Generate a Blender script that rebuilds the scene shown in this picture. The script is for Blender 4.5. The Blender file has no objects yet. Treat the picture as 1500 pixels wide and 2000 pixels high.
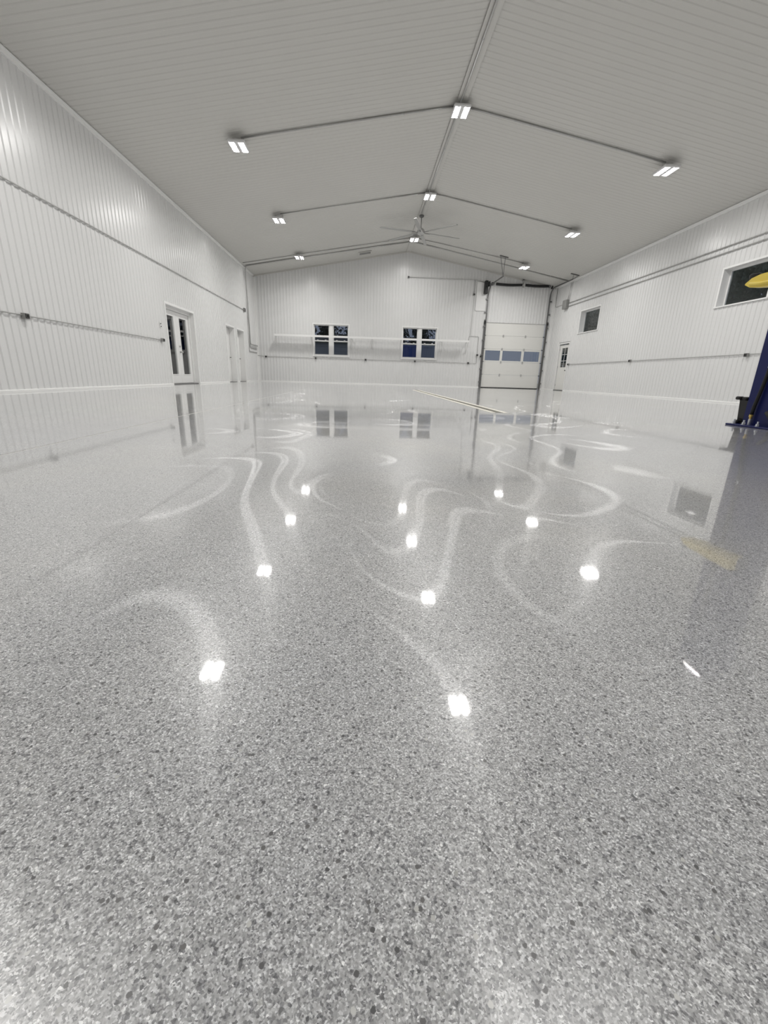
import bpy, math, random
from mathutils import Vector, Matrix
random.seed(7)
scene = bpy.context.scene
COL = scene.collection

# ------------------------------------------------------------------ camera
cam_data = bpy.data.cameras.new('camera')
cam_data.sensor_fit = 'VERTICAL'
cam_data.sensor_height = 36.0
cam_data.lens = 15.075
cam_data.clip_start = 0.02
cam_data.clip_end = 400
camera = bpy.data.objects.new('camera', cam_data)
COL.objects.link(camera)
yaw, pitch, roll = 0.0525, -0.3054, 0.0305
fw = Vector((math.sin(yaw) * math.cos(pitch), math.cos(yaw) * math.cos(pitch), math.sin(pitch)))
rt = Vector((math.cos(yaw), -math.sin(yaw), 0))
up = rt.cross(fw)
rt2 = rt * math.cos(roll) + up * math.sin(roll)
up2 = up * math.cos(roll) - rt * math.sin(roll)
m = Matrix((rt2, up2, -fw)).transposed().to_4x4()
m.translation = Vector((0, 0, 0.394))
camera.matrix_world = m
scene.camera = camera

# ------------------------------------------------------------------ world, exposure
world = bpy.data.worlds.new('dusk_sky')
scene.world = world
world.use_nodes = True
bg = world.node_tree.nodes['Background']
bg.inputs['Color'].default_value = (0.47, 0.53, 0.70, 1)
bg.inputs['Strength'].default_value = 0.36
scene.view_settings.view_transform = 'Standard'
scene.view_settings.look = 'None'
scene.view_settings.exposure = 0.0
scene.view_settings.gamma = 1.0
scene.view_settings.use_curve_mapping = False
LED_STRENGTH = 77.0      # glow of the panel face itself
LAMP_WATTS = 26.8        # light of each of the two panels of a fixture
LAMP_SPREAD = 158.0      # beam of the panel lens, degrees
scene.cycles.max_bounces = 7
scene.cycles.diffuse_bounces = 4
scene.cycles.glossy_bounces = 3
scene.cycles.transparent_max_bounces = 10

# ------------------------------------------------------------------ room size (metres)
XL, XR, YF, YN = -5.46, 9.53, 23.40, -8.60
H, XM, ZR = 4.88, 2.035, 6.21
SL = (ZR - H) / (XM - XL)
def ceil_z(x):
    return ZR - abs(x - XM) * SL

# ------------------------------------------------------------------ materials
MATS = {}
def new_mat(name):
    mt = bpy.data.materials.new(name); mt.use_nodes = True
    nt = mt.node_tree
    return mt, nt, nt.nodes['Principled BSDF']
def plain(name, col, rough=0.5, metal=0.0, var=0.06, scale=6.0, spec=0.5, bump=0.0, bscale=200):
    mt, nt, b = new_mat(name)
    tc = nt.nodes.new('ShaderNodeTexCoord')
    nz = nt.nodes.new('ShaderNodeTexNoise'); nz.inputs['Scale'].default_value = scale
    nz.inputs['Detail'].default_value = 4
    nt.links.new(tc.outputs['Object'], nz.inputs['Vector'])
    mx = nt.nodes.new('ShaderNodeMix'); mx.data_type = 'RGBA'
    mx.inputs[6].default_value = (*[c * (1 - var) for c in col], 1)
    mx.inputs[7].default_value = (*[min(1, c * (1 + var)) for c in col], 1)
    nt.links.new(nz.outputs['Fac'], mx.inputs[0])
    nt.links.new(mx.outputs[2], b.inputs['Base Color'])
    b.inputs['Roughness'].default_value = rough
    b.inputs['Metallic'].default_value = metal
    b.inputs['Specular IOR Level'].default_value = spec
    if bump:
        n2 = nt.nodes.new('ShaderNodeTexNoise'); n2.inputs['Scale'].default_value = bscale
        nt.links.new(tc.outputs['Object'], n2.inputs['Vector'])
        bp = nt.nodes.new('ShaderNodeBump'); bp.inputs['Strength'].default_value = bump
        bp.inputs['Distance'].default_value = 0.005
        nt.links.new(n2.outputs['Fac'], bp.inputs['Height'])
        nt.links.new(bp.outputs['Normal'], b.inputs['Normal'])
    MATS[name] = mt
    return mt

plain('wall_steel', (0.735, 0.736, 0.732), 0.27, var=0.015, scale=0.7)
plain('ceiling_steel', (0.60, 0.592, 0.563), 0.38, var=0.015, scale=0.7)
plain('white_trim', (0.84, 0.84, 0.83), 0.35, var=0.02)
plain('door_white', (0.80, 0.80, 0.79), 0.4, var=0.02)
plain('door_cream', (0.76, 0.755, 0.725), 0.42, var=0.02)
plain('galvanised', (0.50, 0.50, 0.49), 0.42, 0.5, var=0.12, scale=14)
plain('dark_steel', (0.20, 0.20, 0.20), 0.45, 0.6, var=0.15, scale=14)
plain('zinc', (0.72, 0.74, 0.78), 0.3, 0.8, var=0.1, scale=40)
plain('black_steel', (0.012, 0.012, 0.013), 0.4, 0.2, var=0.2)
plain('black_rubber', (0.010, 0.010, 0.010), 0.7, var=0.3, scale=30)
plain('blue_paint', (0.005, 0.009, 0.080), 0.38, var=0.08, scale=3, spec=0.3)
plain('yellow_paint', (0.80, 0.62, 0.10), 0.4, var=0.05)
plain('brass', (0.70, 0.52, 0.16), 0.35, 0.8, var=0.1, scale=40)
plain('grey_box', (0.33, 0.33, 0.32), 0.5, 0.3, var=0.1)
plain('dark_cover', (0.06, 0.06, 0.06), 0.5, var=0.1)
plain('fan_grey', (0.40, 0.40, 0.39), 0.4, 0.3, var=0.05)
plain('fixture_white', (0.7, 0.7, 0.7), 0.4, var=0.03)
plain('drain_frame', (0.80, 0.77, 0.69), 0.45, var=0.08, scale=20)
plain('drain_grate', (0.33, 0.32, 0.28), 0.5, 0.3, var=0.1, scale=20)
plain('joint_filler', (0.66, 0.65, 0.62), 0.5, var=0.05)
plain('grass', (0.035, 0.05, 0.025), 0.9, var=0.4, scale=2)
plain('bark', (0.05, 0.04, 0.03), 0.9, var=0.4, scale=10)
plain('leaf_dark', (0.09, 0.11, 0.085), 0.75, var=0.5, scale=1.4)
plain('leaf_mid', (0.26, 0.32, 0.23), 0.75, var=0.5, scale=1.4)
plain('container_blue', (0.17, 0.25, 0.64), 0.5, var=0.08, scale=1.2)
plain('container_grey', (0.66, 0.70, 0.82), 0.6, var=0.08, scale=1.2)
plain('shed_grey', (0.62, 0.63, 0.64), 0.7, var=0.15, scale=1.0)
plain('annex_paint', (0.10, 0.10, 0.10), 0.8, var=0.05)

def make_led():
    mt = bpy.data.materials.new('led'); mt.use_nodes = True
    nt = mt.node_tree; nt.nodes.clear()
    o = nt.nodes.new('ShaderNodeOutputMaterial'); e = nt.nodes.new('ShaderNodeEmission')
    e.inputs['Color'].default_value = (1.0, 0.985, 0.96, 1); e.inputs['Strength'].default_value = LED_STRENGTH
    nt.links.new(e.outputs[0], o.inputs[0]); MATS['led'] = mt
make_led()

def make_glass(name, tint, ior=1.6):
    mt = bpy.data.materials.new(name); mt.use_nodes = True
    nt = mt.node_tree; nt.nodes.clear()
    o = nt.nodes.new('ShaderNodeOutputMaterial'); t = nt.nodes.new('ShaderNodeBsdfTransparent')
    g = nt.nodes.new('ShaderNodeBsdfGlossy'); mx = nt.nodes.new('ShaderNodeMixShader')
    fr = nt.nodes.new('ShaderNodeFresnel'); fr.inputs['IOR'].default_value = ior
    t.inputs['Color'].default_value = (*tint, 1)
    g.inputs['Color'].default_value = (0.95, 0.95, 0.95, 1); g.inputs['Roughness'].default_value = 0.01
    ge = nt.nodes.new('ShaderNodeNewGeometry'); inv = nt.nodes.new('ShaderNodeMath'); inv.operation = 'SUBTRACT'
    inv.inputs[0].default_value = 1.0; nt.links.new(ge.outputs['Backfacing'], inv.inputs[1])
    ml = nt.nodes.new('ShaderNodeMath'); ml.operation = 'MULTIPLY'      # reflect at the outer skin only, so a pane never traps light
    nt.links.new(fr.outputs[0], ml.inputs[0]); nt.links.new(inv.outputs[0], ml.inputs[1])
    nt.links.new(ml.outputs[0], mx.inputs[0]); nt.links.new(t.outputs[0], mx.inputs[1])
    nt.links.new(g.outputs[0], mx.inputs[2]); nt.links.new(mx.outputs[0], o.inputs[0])
    MATS[name] = mt
make_glass('glass', (0.85, 0.87, 0.87))

def make_floor():
    mt, nt, b = new_mat('polished_concrete')
    N, L = nt.nodes.new, nt.links.new
    geo = N('ShaderNodeNewGeometry')
    pos = geo.outputs['Position']
    def noise(scale, detail=2, rough=0.5, src=pos):
        n = N('ShaderNodeTexNoise'); n.inputs['Scale'].default_value = scale
        n.inputs['Detail'].default_value = detail; n.inputs['Roughness'].default_value = rough
        L(src, n.inputs['Vector']); return n.outputs['Fac']
    def ramp(fac, stops):
        r = N('ShaderNodeValToRGB'); els = r.color_ramp.elements
        while len(els) < len(stops): els.new(0.5)
        for e, (p, c) in zip(els, stops):
            e.position = p; e.color = (*c, 1) if len(c) == 3 else c
        L(fac, r.inputs['Fac']); return r.outputs['Color']
    def mix(fac, a, c, mode='MIX'):
        mx = N('ShaderNodeMix'); mx.data_type = 'RGBA'; mx.blend_type = mode
        for s, v in ((0, fac), (6, a), (7, c)):
            if isinstance(v, (int, float)): mx.inputs[s].default_value = v
            elif isinstance(v, tuple): mx.inputs[s].default_value = (*v, 1)
            else: L(v, mx.inputs[s])
        return mx.outputs[2]
    def math_(op, a, c):
        k = N('ShaderNodeMath'); k.operation = op
        for s, v in ((0, a), (1, c)):
            if isinstance(v, (int, float)): k.inputs[s].default_value = v
            else: L(v, k.inputs[s])
        return k.outputs[0]
    # warp the lookup a little so that the stones are not straight polygons
    wn = N('ShaderNodeTexNoise'); wn.inputs['Scale'].default_value = 700; L(pos, wn.inputs['Vector'])
    wv = N('ShaderNodeVectorMath'); wv.operation = 'SCALE'; wv.inputs['Scale'].default_value = 0.0016
    L(wn.outputs['Color'], wv.inputs[0])
    wa = N('ShaderNodeVectorMath'); wa.operation = 'ADD'; L(pos, wa.inputs[0]); L(wv.outputs[0], wa.inputs[1])
    warp = wa.outputs[0]
    def stones(scale):
        v = N('ShaderNodeTexVoronoi'); v.voronoi_dimensions = '2D'; v.inputs['Scale'].default_value = scale
        L(warp, v.inputs['Vector'])
        s = N('ShaderNodeSeparateColor'); L(v.outputs['Color'], s.inputs[0])
        return s.outputs[0], s.outputs[1], v.outputs['Distance']
    # cement paste: slow clouds, a little warmer in patches
    cloud = noise(0.55, 5, 0.6)
    cream = ramp(cloud, [(0.35, (0.495, 0.502, 0.515)), (0.5, (0.540, 0.541, 0.543)), (0.68, (0.635, 0.620, 0.586))])
    # sand grains, 2 to 3 mm
    r1, g1, d1 = stones(760)
    grain = ramp(r1, [(0.0, (0.42, 0.42, 0.43)), (0.22, (0.72, 0.72, 0.73)), (0.6, (1.03, 1.03, 1.03)), (0.85, (1.30, 1.30, 1.31)), (1.0, (1.75, 1.75, 1.76))])
    # mid stones, 6 mm
    r2, g2, d2 = stones(400)
    mid = ramp(r2, [(0.0, (0.26, 0.26, 0.27)), (0.07, (0.50, 0.50, 0.52)), (0.11, (0.80, 0.79, 0.79)), (0.5, (1.0, 1.0, 1.0)), (0.86, (1.06, 1.06, 1.06)), (0.93, (1.28, 1.28, 1.27)), (1.0, (1.5, 1.5, 1.48))])
    # large stones, 12 mm, few of them
    r3, g3, d3 = stones(165)
    few = ramp(g3, [(0.955, (0, 0, 0)), (0.965, (1, 1, 1))])
    core = ramp(d3, [(0.28, (1, 1, 1)), (0.36, (0, 0, 0))])
    fewm = math_('MULTIPLY', few, core)
    big = ramp(r3, [(0.0, (0.10, 0.10, 0.105)), (0.72, (0.17, 0.165, 0.165)), (0.78, (0.60, 0.60, 0.58)), (1.0, (0.72, 0.72, 0.70))])
    c = mix(1.0, cream, grain, 'MULTIPLY')
    c = mix(0.85, c, mid, 'MULTIPLY')
    c = mix(fewm, c, big)
    L(c, b.inputs['Base Color'])
    # sealer film: sharp coat, hazier base reflection
    b.inputs['Roughness'].default_value = 0.30
    b.inputs['Specular IOR Level'].default_value = 0.5
    b.inputs['Coat Weight'].default_value = 1.0
    b.inputs['Coat IOR'].default_value = 1.5
    rr = ramp(noise(1.3, 4, 0.6), [(0.3, (0.022, 0.022, 0.022)), (0.75, (0.06, 0.06, 0.06))])
    L(rr, b.inputs['Coat Roughness'])
    # slow undulation of the slab, seen as a ripple in the far reflections
    bn = noise(0.9, 3, 0.5)
    bp = N('ShaderNodeBump'); bp.inputs['Strength'].default_value = 0.30; bp.inputs['Distance'].default_value = 0.0035
    L(bn, bp.inputs['Height'])
    L(bp.outputs['Normal'], b.inputs['Coat Normal'])
    # polishing swirls: fine scratches whose direction wanders with the path of the machine
    sw = N('ShaderNodeTexNoise'); sw.inputs['Scale'].default_value = 1.05; sw.inputs['Detail'].default_value = 0.0
    L(pos, sw.inputs['Vector'])
    ang = math_('MULTIPLY', sw.outputs['Fac'], 9.0)
    cs, sn = N('ShaderNodeMath'), N('ShaderNodeMath'); cs.operation = 'COSINE'; sn.operation = 'SINE'
    L(ang, cs.inputs[0]); L(ang, sn.inputs[0])
    nm = N('ShaderNodeCombineXYZ'); L(cs.outputs[0], nm.inputs[0]); L(sn.outputs[0], nm.inputs[1])
    gl = N('ShaderNodeBsdfAnisotropic') if hasattr(bpy.types, 'ShaderNodeBsdfAnisotropic') else N('ShaderNodeBsdfGlossy')
    gl.distribution = 'BECKMANN'
    gl.inputs['Roughness'].default_value = 0.160
    gl.inputs['Anisotropy'].default_value = 0.83
    gl.inputs['Color'].default_value = (1, 1, 1, 1)
    L(nm.outputs[0], gl.inputs['Tangent'])
    ms = N('ShaderNodeMixShader')
    lw = N('ShaderNodeFresnel'); lw.inputs['IOR'].default_value = 1.5
    f2 = math_('MULTIPLY', lw.outputs[0], 0.14)
    L(f2, ms.inputs[0]); L(b.outputs[0], ms.inputs[1]); L(gl.outputs[0], ms.inputs[2])
    L(ms.outputs[0], nt.nodes['Material Output'].inputs['Surface'])
    MATS['polished_concrete'] = mt
make_floor()

# ------------------------------------------------------------------ mesh helpers
class MB:
    def __init__(self): self.v = []; self.f = []
    def add(self, vs, fs):
        n = len(self.v); self.v += [tuple(p) for p in vs]; self.f += [tuple(i + n for i in q) for q in fs]; return self
    def box(self, x0, x1, y0, y1, z0, z1):
        vs = [(x, y, z) for z in (z0, z1) for y in (y0, y1) for x in (x0, x1)]
        return self.add(vs, [(0, 2, 3, 1), (4, 5, 7, 6), (0, 1, 5, 4), (2, 6, 7, 3), (0, 4, 6, 2), (1, 3, 7, 5)])
    def bevel_box(self, x0, x1, y0, y1, z0, z1, b):
        # box with chamfered vertical and horizontal edges: three crossed slabs would overlap, so loft rings in z
        rings = [(z0, b), (z0 + b, 0), (z1 - b, 0), (z1, b)]
        vs = []
        for z, i in rings:
            c = b
            X0, X1, Y0, Y1 = x0 + i, x1 - i, y0 + i, y1 - i
            vs += [(X0 + c, Y0, z), (X1 - c, Y0, z), (X1, Y0 + c, z), (X1, Y1 - c, z), (X1 - c, Y1, z), (X0 + c, Y1, z), (X0, Y1 - c, z), (X0, Y0 + c, z)]
        fs = [tuple(reversed(range(8))), tuple(range(24, 32))]
        for r in range(3):
            for k in range(8):
                fs.append((r * 8 + k, r * 8 + (k + 1) % 8, r * 8 + 8 + (k + 1) % 8, r * 8 + 8 + k))
        return self.add(vs, fs)
    def tube(self, pts, r, n=8, cap=True):
        P = [Vector(p) for p in pts]; k = len(P)
        t0 = (P[1] - P[0]).normalized()
        ref = Vector((0, 0, 1)) if abs(t0.z) < 0.9 else Vector((1, 0, 0))
        side = t0.cross(ref).normalized(); vs = []
        for i in range(k):
            if i == 0: t = t0; s = 1.0
            elif i == k - 1: t = (P[i] - P[i - 1]).normalized(); s = 1.0
            else:
                a, c = (P[i] - P[i - 1]).normalized(), (P[i + 1] - P[i]).normalized()
                t = (a + c).normalized() if (a + c).length > 1e-6 else a
                s = 1.0 / max(0.5, a.dot(t))
            side = (side - t * side.dot(t)).normalized()
            bi = t.cross(side)
            rr = r[i] if isinstance(r, (list, tuple)) else r
            for j in range(n):
                ang = 2 * math.pi * j / n
                vs.append(P[i] + (side * math.cos(ang) + bi * math.sin(ang)) * rr * s)
        fs = []
        for i in range(k - 1):
            for j in range(n):
                fs.append((i * n + j, i * n + (j + 1) % n, (i + 1) * n + (j + 1) % n, (i + 1) * n + j))
        if cap: fs += [tuple(reversed(range(n))), tuple(range((k - 1) * n, k * n))]
        return self.add(vs, fs)
    def bar(self, p0, p1, w, h, upv=(0, 0, 1)):
        p0, p1 = Vector(p0), Vector(p1); t = (p1 - p0).normalized(); u = Vector(upv)
        s = t.cross(u).normalized() * (w / 2); u = s.cross(t).normalized() * (h / 2)
        vs = []
        for p in (p0, p1): vs += [p - s - u, p + s - u, p + s + u, p - s + u]
        return self.add(vs, [(3, 2, 1, 0), (4, 5, 6, 7), (0, 1, 5, 4), (1, 2, 6, 5), (2, 3, 7, 6), (3, 0, 4, 7)])
    def prism(self, poly, a, b, axis):
        # poly: 2D outline; extruded from a to b along axis 'x', 'y' or 'z'
        def P(u, v, w): return {'x': (w, u, v), 'y': (u, w, v), 'z': (u, v, w)}[axis]
        n = len(poly); vs = [P(u, v, a) for u, v in poly] + [P(u, v, b) for u, v in poly]
        fs = [tuple(reversed(range(n))), tuple(range(n, 2 * n))] + [(i, (i + 1) % n, n + (i + 1) % n, n + i) for i in range(n)]
        return self.add(vs, fs)
    def build(self, name, mat, parent=None, smooth=False, kind=None, label=None):
        me = bpy.data.meshes.new(name); me.from_pydata(self.v, [], self.f); me.validate(); me.update()
        if not isinstance(mat, (list, tuple)): mat = [mat]
        for q in mat: me.materials.append(MATS[q])
        # consistent outward normals
        import bmesh
        bm = bmesh.new(); bm.from_mesh(me); bmesh.ops.recalc_face_normals(bm, faces=bm.faces); bm.to_mesh(me); bm.free()
        if smooth:
            for p in me.polygons: p.use_smooth = len(p.vertices) == 4
        return link(name, me, parent, kind, label)
def link(name, me, parent=None, kind=None, label=None):
    o = bpy.data.objects.new(name, me); COL.objects.link(o)
    if parent is not None:
        o.parent = parent
        at = Vector((0, 0, 0)); q = parent      # geometry is given in room coordinates
        while q is not None: at += q.location; q = q.parent
        o.location = -at
    if kind: o['kind'] = kind
    if label: o['label'] = label
    return o
def tag(o, label, cat=None, group=None, kind=None):
    o['label'] = label
    if cat: o['category'] = cat
    if group: o['group'] = group
    if kind: o['kind'] = kind
    return o
def empty(name, loc=(0, 0, 0)):
    o = bpy.data.objects.new(name, None); o.location = loc; o.empty_display_size = 0.1
    COL.objects.link(o); return o
def child(name, mesh, parent, world_offset):
    # shared mesh data placed at an offset in room coordinates
    o = bpy.data.objects.new(name, mesh); COL.objects.link(o); o.parent = parent
    o.location = Vector(world_offset) - parent.location
    return o
def rounded(pts, r, n=5):
    # polyline with filleted corners
    P = [Vector(p) for p in pts]; out = [P[0]]
    for i in range(1, len(P) - 1):
        a, b, c = P[i - 1], P[i], P[i + 1]
        d1, d2 = (a - b).normalized(), (c - b).normalized()
        q = min(r, (a - b).length * 0.45, (c - b).length * 0.45)
        s, e = b + d1 * q, b + d2 * q
        for k in range(n + 1):
            t = k / n; out.append(s * (1 - t) ** 2 + b * 2 * t * (1 - t) + e * t * t)
    return out + [P[-1]]

# ------------------------------------------------------------------ corrugated steel lining
PITCH = 0.1524
PROFILE = [(0.0, 0.0), (0.088, 0.0), (0.104, 0.014), (0.134, 0.014)]     # one rib per six inches
def prof_points(u0, u1):
    pts = []; k = math.floor(u0 / PITCH) - 1
    while k * PITCH < u1 + PITCH:
        pts += [(k * PITCH + a, w) for a, w in PROFILE]; k += 1
    return pts
def prof_w(pts, u):
    for (a, wa), (b, wb) in zip(pts, pts[1:]):
        if a <= u <= b: return wa + (wb - wa) * (u - a) / (b - a)
    return 0.0
def lining(name, parent, u0, u1, lo, hi, frame, openings, mat, sheet=0.9144):
    """sheets of ribbed steel; frame(u, v, w) gives a room point, hi(u) the top edge, openings (u0, u1, v0, v1)"""
    allp = prof_points(u0, u1)
    s = u0
    while s < u1 - 1e-4:
        e = min(u1, s + sheet)
        us = {s, e} | {a for a, _ in allp if s < a < e}
        if s < XM < e and name == 'wall_panel' and hi(XM) > hi(XM + 0.5) + 0.01: us.add(XM)
        for o in openings:
            us |= {q for q in (o[0], o[1]) if s < q < e}
        us = sorted(us); mb = MB()
        for a, b in zip(us, us[1:]):
            if b - a < 1e-5: continue
            mid = (a + b) / 2; wa, wb = prof_w(allp, a + 1e-7), prof_w(allp, b - 1e-7)
            segs = [[lo, None]]
            for o in sorted(openings, key=lambda q: q[2]):
                if o[0] < mid < o[1]:
                    last = segs.pop()
                    if o[2] > last[0] + 1e-4: segs.append([last[0], o[2]])
                    segs.append([o[3], None])
            for v0, v1 in segs:
                ta, tb = (hi(a), hi(b)) if v1 is None else (v1, v1)
                mb.add([frame(a, v0, wa), frame(b, v0, wb), frame(b, tb, wb), frame(a, ta, wa)], [(0, 1, 2, 3)])
        me = bpy.data.meshes.new(name); me.from_pydata(mb.v, [], mb.f); me.update()
        me.materials.append(MATS[mat])
        link(name, me, parent)
        s = e

def structure(name, label, loc=(0, 0, 0)):
    e = empty(name, loc); tag(e, label, kind='structure'); return e

# openings (u0, u1, v0, v1)
OP_LEFT = [(13.06, 15.08, 0.0, 2.12), (18.42, 19.52, 0.0, 2.14), (19.93, 20.98, 0.0, 2.14)]
OP_RIGHT = [(21.02, 22.08, 0.0, 2.14), (18.68, 20.30, 2.50, 3.39), (10.86, 12.40, 2.46, 3.37)]
OP_FAR = [(-2.58, -0.84, 1.34, 2.80), (1.90, 3.64, 1.34, 2.80), (6.12, 9.20, 0.0, 3.18)]

wl = structure('wall_left', 'white ribbed steel wall with the glazed double door', (XL, 9, 0))
lining('wall_panel', wl, YN, YF, 0.0, lambda u: H, lambda u, v, w: (XL + w, u, v), OP_LEFT, 'wall_steel')
wr = structure('wall_right', 'white ribbed steel wall with two high windows', (XR, 9, 0))
lining('wall_panel', wr, YN, YF, 0.0, lambda u: H, lambda u, v, w: (XR - w, u, v), OP_RIGHT, 'wall_steel')
wf = structure('wall_far', 'white ribbed steel gable wall with overhead door', (XM, YF, 0))
lining('wall_panel', wf, XL, XR, 0.0, ceil_z, lambda u, v, w: (u, YF - w, v), OP_FAR, 'wall_steel')
wn = structure('wall_near', 'white ribbed steel gable wall behind the viewpoint', (XM, YN, 0))
lining('wall_panel', wn, XL, XR, 0.0, ceil_z, lambda u, v, w: (u, YN + w, v), [], 'wall_steel')
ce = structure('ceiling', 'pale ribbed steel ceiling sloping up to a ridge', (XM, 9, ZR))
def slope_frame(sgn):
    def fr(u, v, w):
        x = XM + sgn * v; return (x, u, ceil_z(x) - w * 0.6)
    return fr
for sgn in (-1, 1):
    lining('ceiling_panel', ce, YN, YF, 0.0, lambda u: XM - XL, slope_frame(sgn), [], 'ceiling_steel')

# floor: two pours with a filled control joint between them
JX = -1.66
fl = structure('floor', 'polished grey concrete floor with exposed aggregate', (0, 9, 0))
MB().box(XL - 0.3, JX - 0.007, YN - 0.3, YF + 0.3, -0.12, 0).build('floor_slab', 'polished_concrete', fl)
MB().box(JX + 0.007, XR + 0.3, YN - 0.3, YF + 0.3, -0.12, 0).build('floor_slab', 'polished_concrete', fl)
MB().box(JX - 0.007, JX + 0.007, YN - 0.3, YF + 0.3, -0.12, -0.0015).build('joint_strip', 'joint_filler', fl)

# baseboards, eave trims, ridge cap, corner trims
def base_segments(name, label, spans, mk):
    e = structure(name, label)
    for a, b in spans: mk(MB(), a, b).build('base_strip', 'white_trim', e)
base_segments('baseboard_left', 'thin white base trim along wall with double door', [(YN, 13.0), (15.14, 18.36), (19.58, 19.87), (21.04, YF - 0.03)],
              lambda q, a, b: q.prism([(XL, 0.0), (XL + 0.034, 0.0), (XL + 0.034, 0.026), (XL + 0.02, 0.036), (XL, 0.036)], a, b, 'y'))
base_segments('baseboard_right', 'thin white base trim along wall with high windows', [(YN, 20.96), (22.14, YF - 0.03)],
              lambda q, a, b: q.prism([(XR, 0.0), (XR - 0.034, 0.0), (XR - 0.034, 0.026), (XR - 0.02, 0.036), (XR, 0.036)], a, b, 'y'))
base_segments('baseboard_far', 'thin white base trim along gable wall', [(XL, 6.02), (9.32, XR)],
              lambda q, a, b: q.prism([(YF, 0.0), (YF - 0.034, 0.0), (YF - 0.034, 0.026), (YF - 0.02, 0.036), (YF, 0.036)], a, b, 'x'))
def eave(name, label, X, s):
    e = structure(name, label)
    q = MB(); q.box(min(X, X + s * 0.030), max(X, X + s * 0.030), YN, YF, H - 0.075, H + 0.004); q.build('wall_flange', 'white_trim', e)
    q = MB()
    q.prism([(X, H - 0.016), (X + s * 0.075, H - 0.016 + 0.075 * SL), (X + s * 0.075, H - 0.028 + 0.075 * SL), (X, H - 0.028)], YN, YF, 'y')
    q.build('ceiling_flange', 'white_trim', e)
eave('trim_1', 'white eave trim above wall with the double door', XL, 1)
eave('trim_2', 'white eave trim above wall with high windows', XR, -1)
rc = structure('trim_3', 'white ridge cap running along the ceiling peak', (XM, 9, ZR))
for s in (-1, 1):
    MB().prism([(XM, ZR - 0.026), (XM + s * 0.11, ZR - 0.026 - 0.11 * SL), (XM + s * 0.11, ZR - 0.031 - 0.11 * SL), (XM, ZR - 0.031)], YN, YF, 'y').build('cap_wing', 'ceiling_steel', rc)
gt = structure('trim_4', 'pale gable trim where ceiling meets the far wall')
for x0, x1 in ((XL, XM), (XM, XR)):
    q = MB(); z0, z1 = ceil_z(x0), ceil_z(x1)
    q.add([(x0, YF - 0.03, z0 - 0.07), (x1, YF - 0.03, z1 - 0.07), (x1, YF - 0.03, z1), (x0, YF - 0.03, z0),
           (x0, YF, z0 - 0.07), (x1, YF, z1 - 0.07), (x1, YF, z1), (x0, YF, z0)],
          [(0, 1, 2, 3), (4, 7, 6, 5), (0, 4, 5, 1), (2, 6, 7, 3), (0, 3, 7, 4), (1, 5, 6, 2)])
    q.build('gable_strip', 'ceiling_steel', gt)
for i, (x, s) in enumerate(((XL, 1), (XR, -1))):
    e = structure('trim_%d' % (5 + i), 'white corner trim beside ' + ('three stub pipes' if i == 0 else 'overhead door track'))
    MB().box(min(x, x + s * 0.024), max(x, x + s * 0.024), YF - 0.12, YF, 0.0, H - 0.08).build('corner_flange', 'white_trim', e)
    MB().box(min(x, x + s * 0.12), max(x, x + s * 0.12), YF - 0.024, YF, 0.0, H - 0.08).build('corner_flange', 'white_trim', e)

# ------------------------------------------------------------------ windows and doors
def casing_y(e, X, s, y0, y1, z0, z1, depth, sill=True, w=0.05, mat='white_trim'):
    """casing and reveal of an opening in a side wall; s = +1 on the left wall (room lies at +x)"""
    xi = X + s * 0.024; xo = X - s * depth
    a, b = min(xi, xo), max(xi, xo)
    MB().box(a, b, y0 - w, y0, z0 - (w if sill else 0), z1 + w).build('casing', mat, e)
    MB().box(a, b, y1, y1 + w, z0 - (w if sill else 0), z1 + w).build('casing', mat, e)
    MB().box(a, b, y0, y1, z1, z1 + w).build('casing', mat, e)
    if sill: MB().box(min(X + s * 0.045, xo), max(X + s * 0.045, xo), y0 - w - 0.01, y1 + w + 0.01, z0 - 0.03, z0).build('window_sill', mat, e)

# far wall twin windows
def far_window(name, label, x0, x1, z0, z1):
    e = structure(name, label, ((x0 + x1) / 2, YF, z0))
    w = 0.055; yi, yo = YF - 0.03, YF + 0.16
    MB().box(x0 - w, x0, yi, yo, z0 - w, z1 + w).build('casing', 'white_trim', e)
    MB().box(x1, x1 + w, yi, yo, z0 - w, z1 + w).build('casing', 'white_trim', e)
    MB().box(x0, x1, yi, yo, z1, z1 + w).build('casing', 'white_trim', e)
    MB().box(x0 - w - 0.01, x1 + w + 0.01, YF - 0.06, yo, z0 - 0.045, z0).build('window_sill', 'white_trim', e)
    xm = (x0 + x1) / 2
    MB().box(xm - 0.085, xm + 0.085, YF + 0.03, YF + 0.14, z0, z1).build('mullion', 'white_trim', e)
    zr = 2.03
    for a, b in ((x0, xm - 0.085), (xm + 0.085, x1)):
        for lo, hi, y in ((z0, zr + 0.035, YF + 0.05), (zr - 0.035, z1, YF + 0.095)):
            t = 0.045
            f = MB()
            f.box(a, a + t, y, y + 0.035, lo, hi); f.box(b - t, b, y, y + 0.035, lo, hi)
            f.box(a + t, b - t, y, y + 0.035, lo, lo + (0.06 if lo == z0 else t)); f.box(a + t, b - t, y, y + 0.035, hi - t, hi)
            so = f.build('sash', 'white_trim', e)
            MB().box(a + t, b - t, y + 0.014, y + 0.020, lo + t, hi - t).build('pane', 'glass', so)
        for q in (0.25, 0.75):
            x = a + (b - a) * q
            MB().prism([(x - 0.05, zr + 0.035), (x + 0.05, zr + 0.035), (x + 0.03, zr + 0.062), (x - 0.03, zr + 0.062)], YF + 0.03, YF + 0.075, 'y').build('sash_lock', 'white_trim', e)
    return e
far_window('window_1', 'twin sash window with dark grey view, far from overhead door', -2.58, -0.84, 1.34, 2.80)
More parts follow.
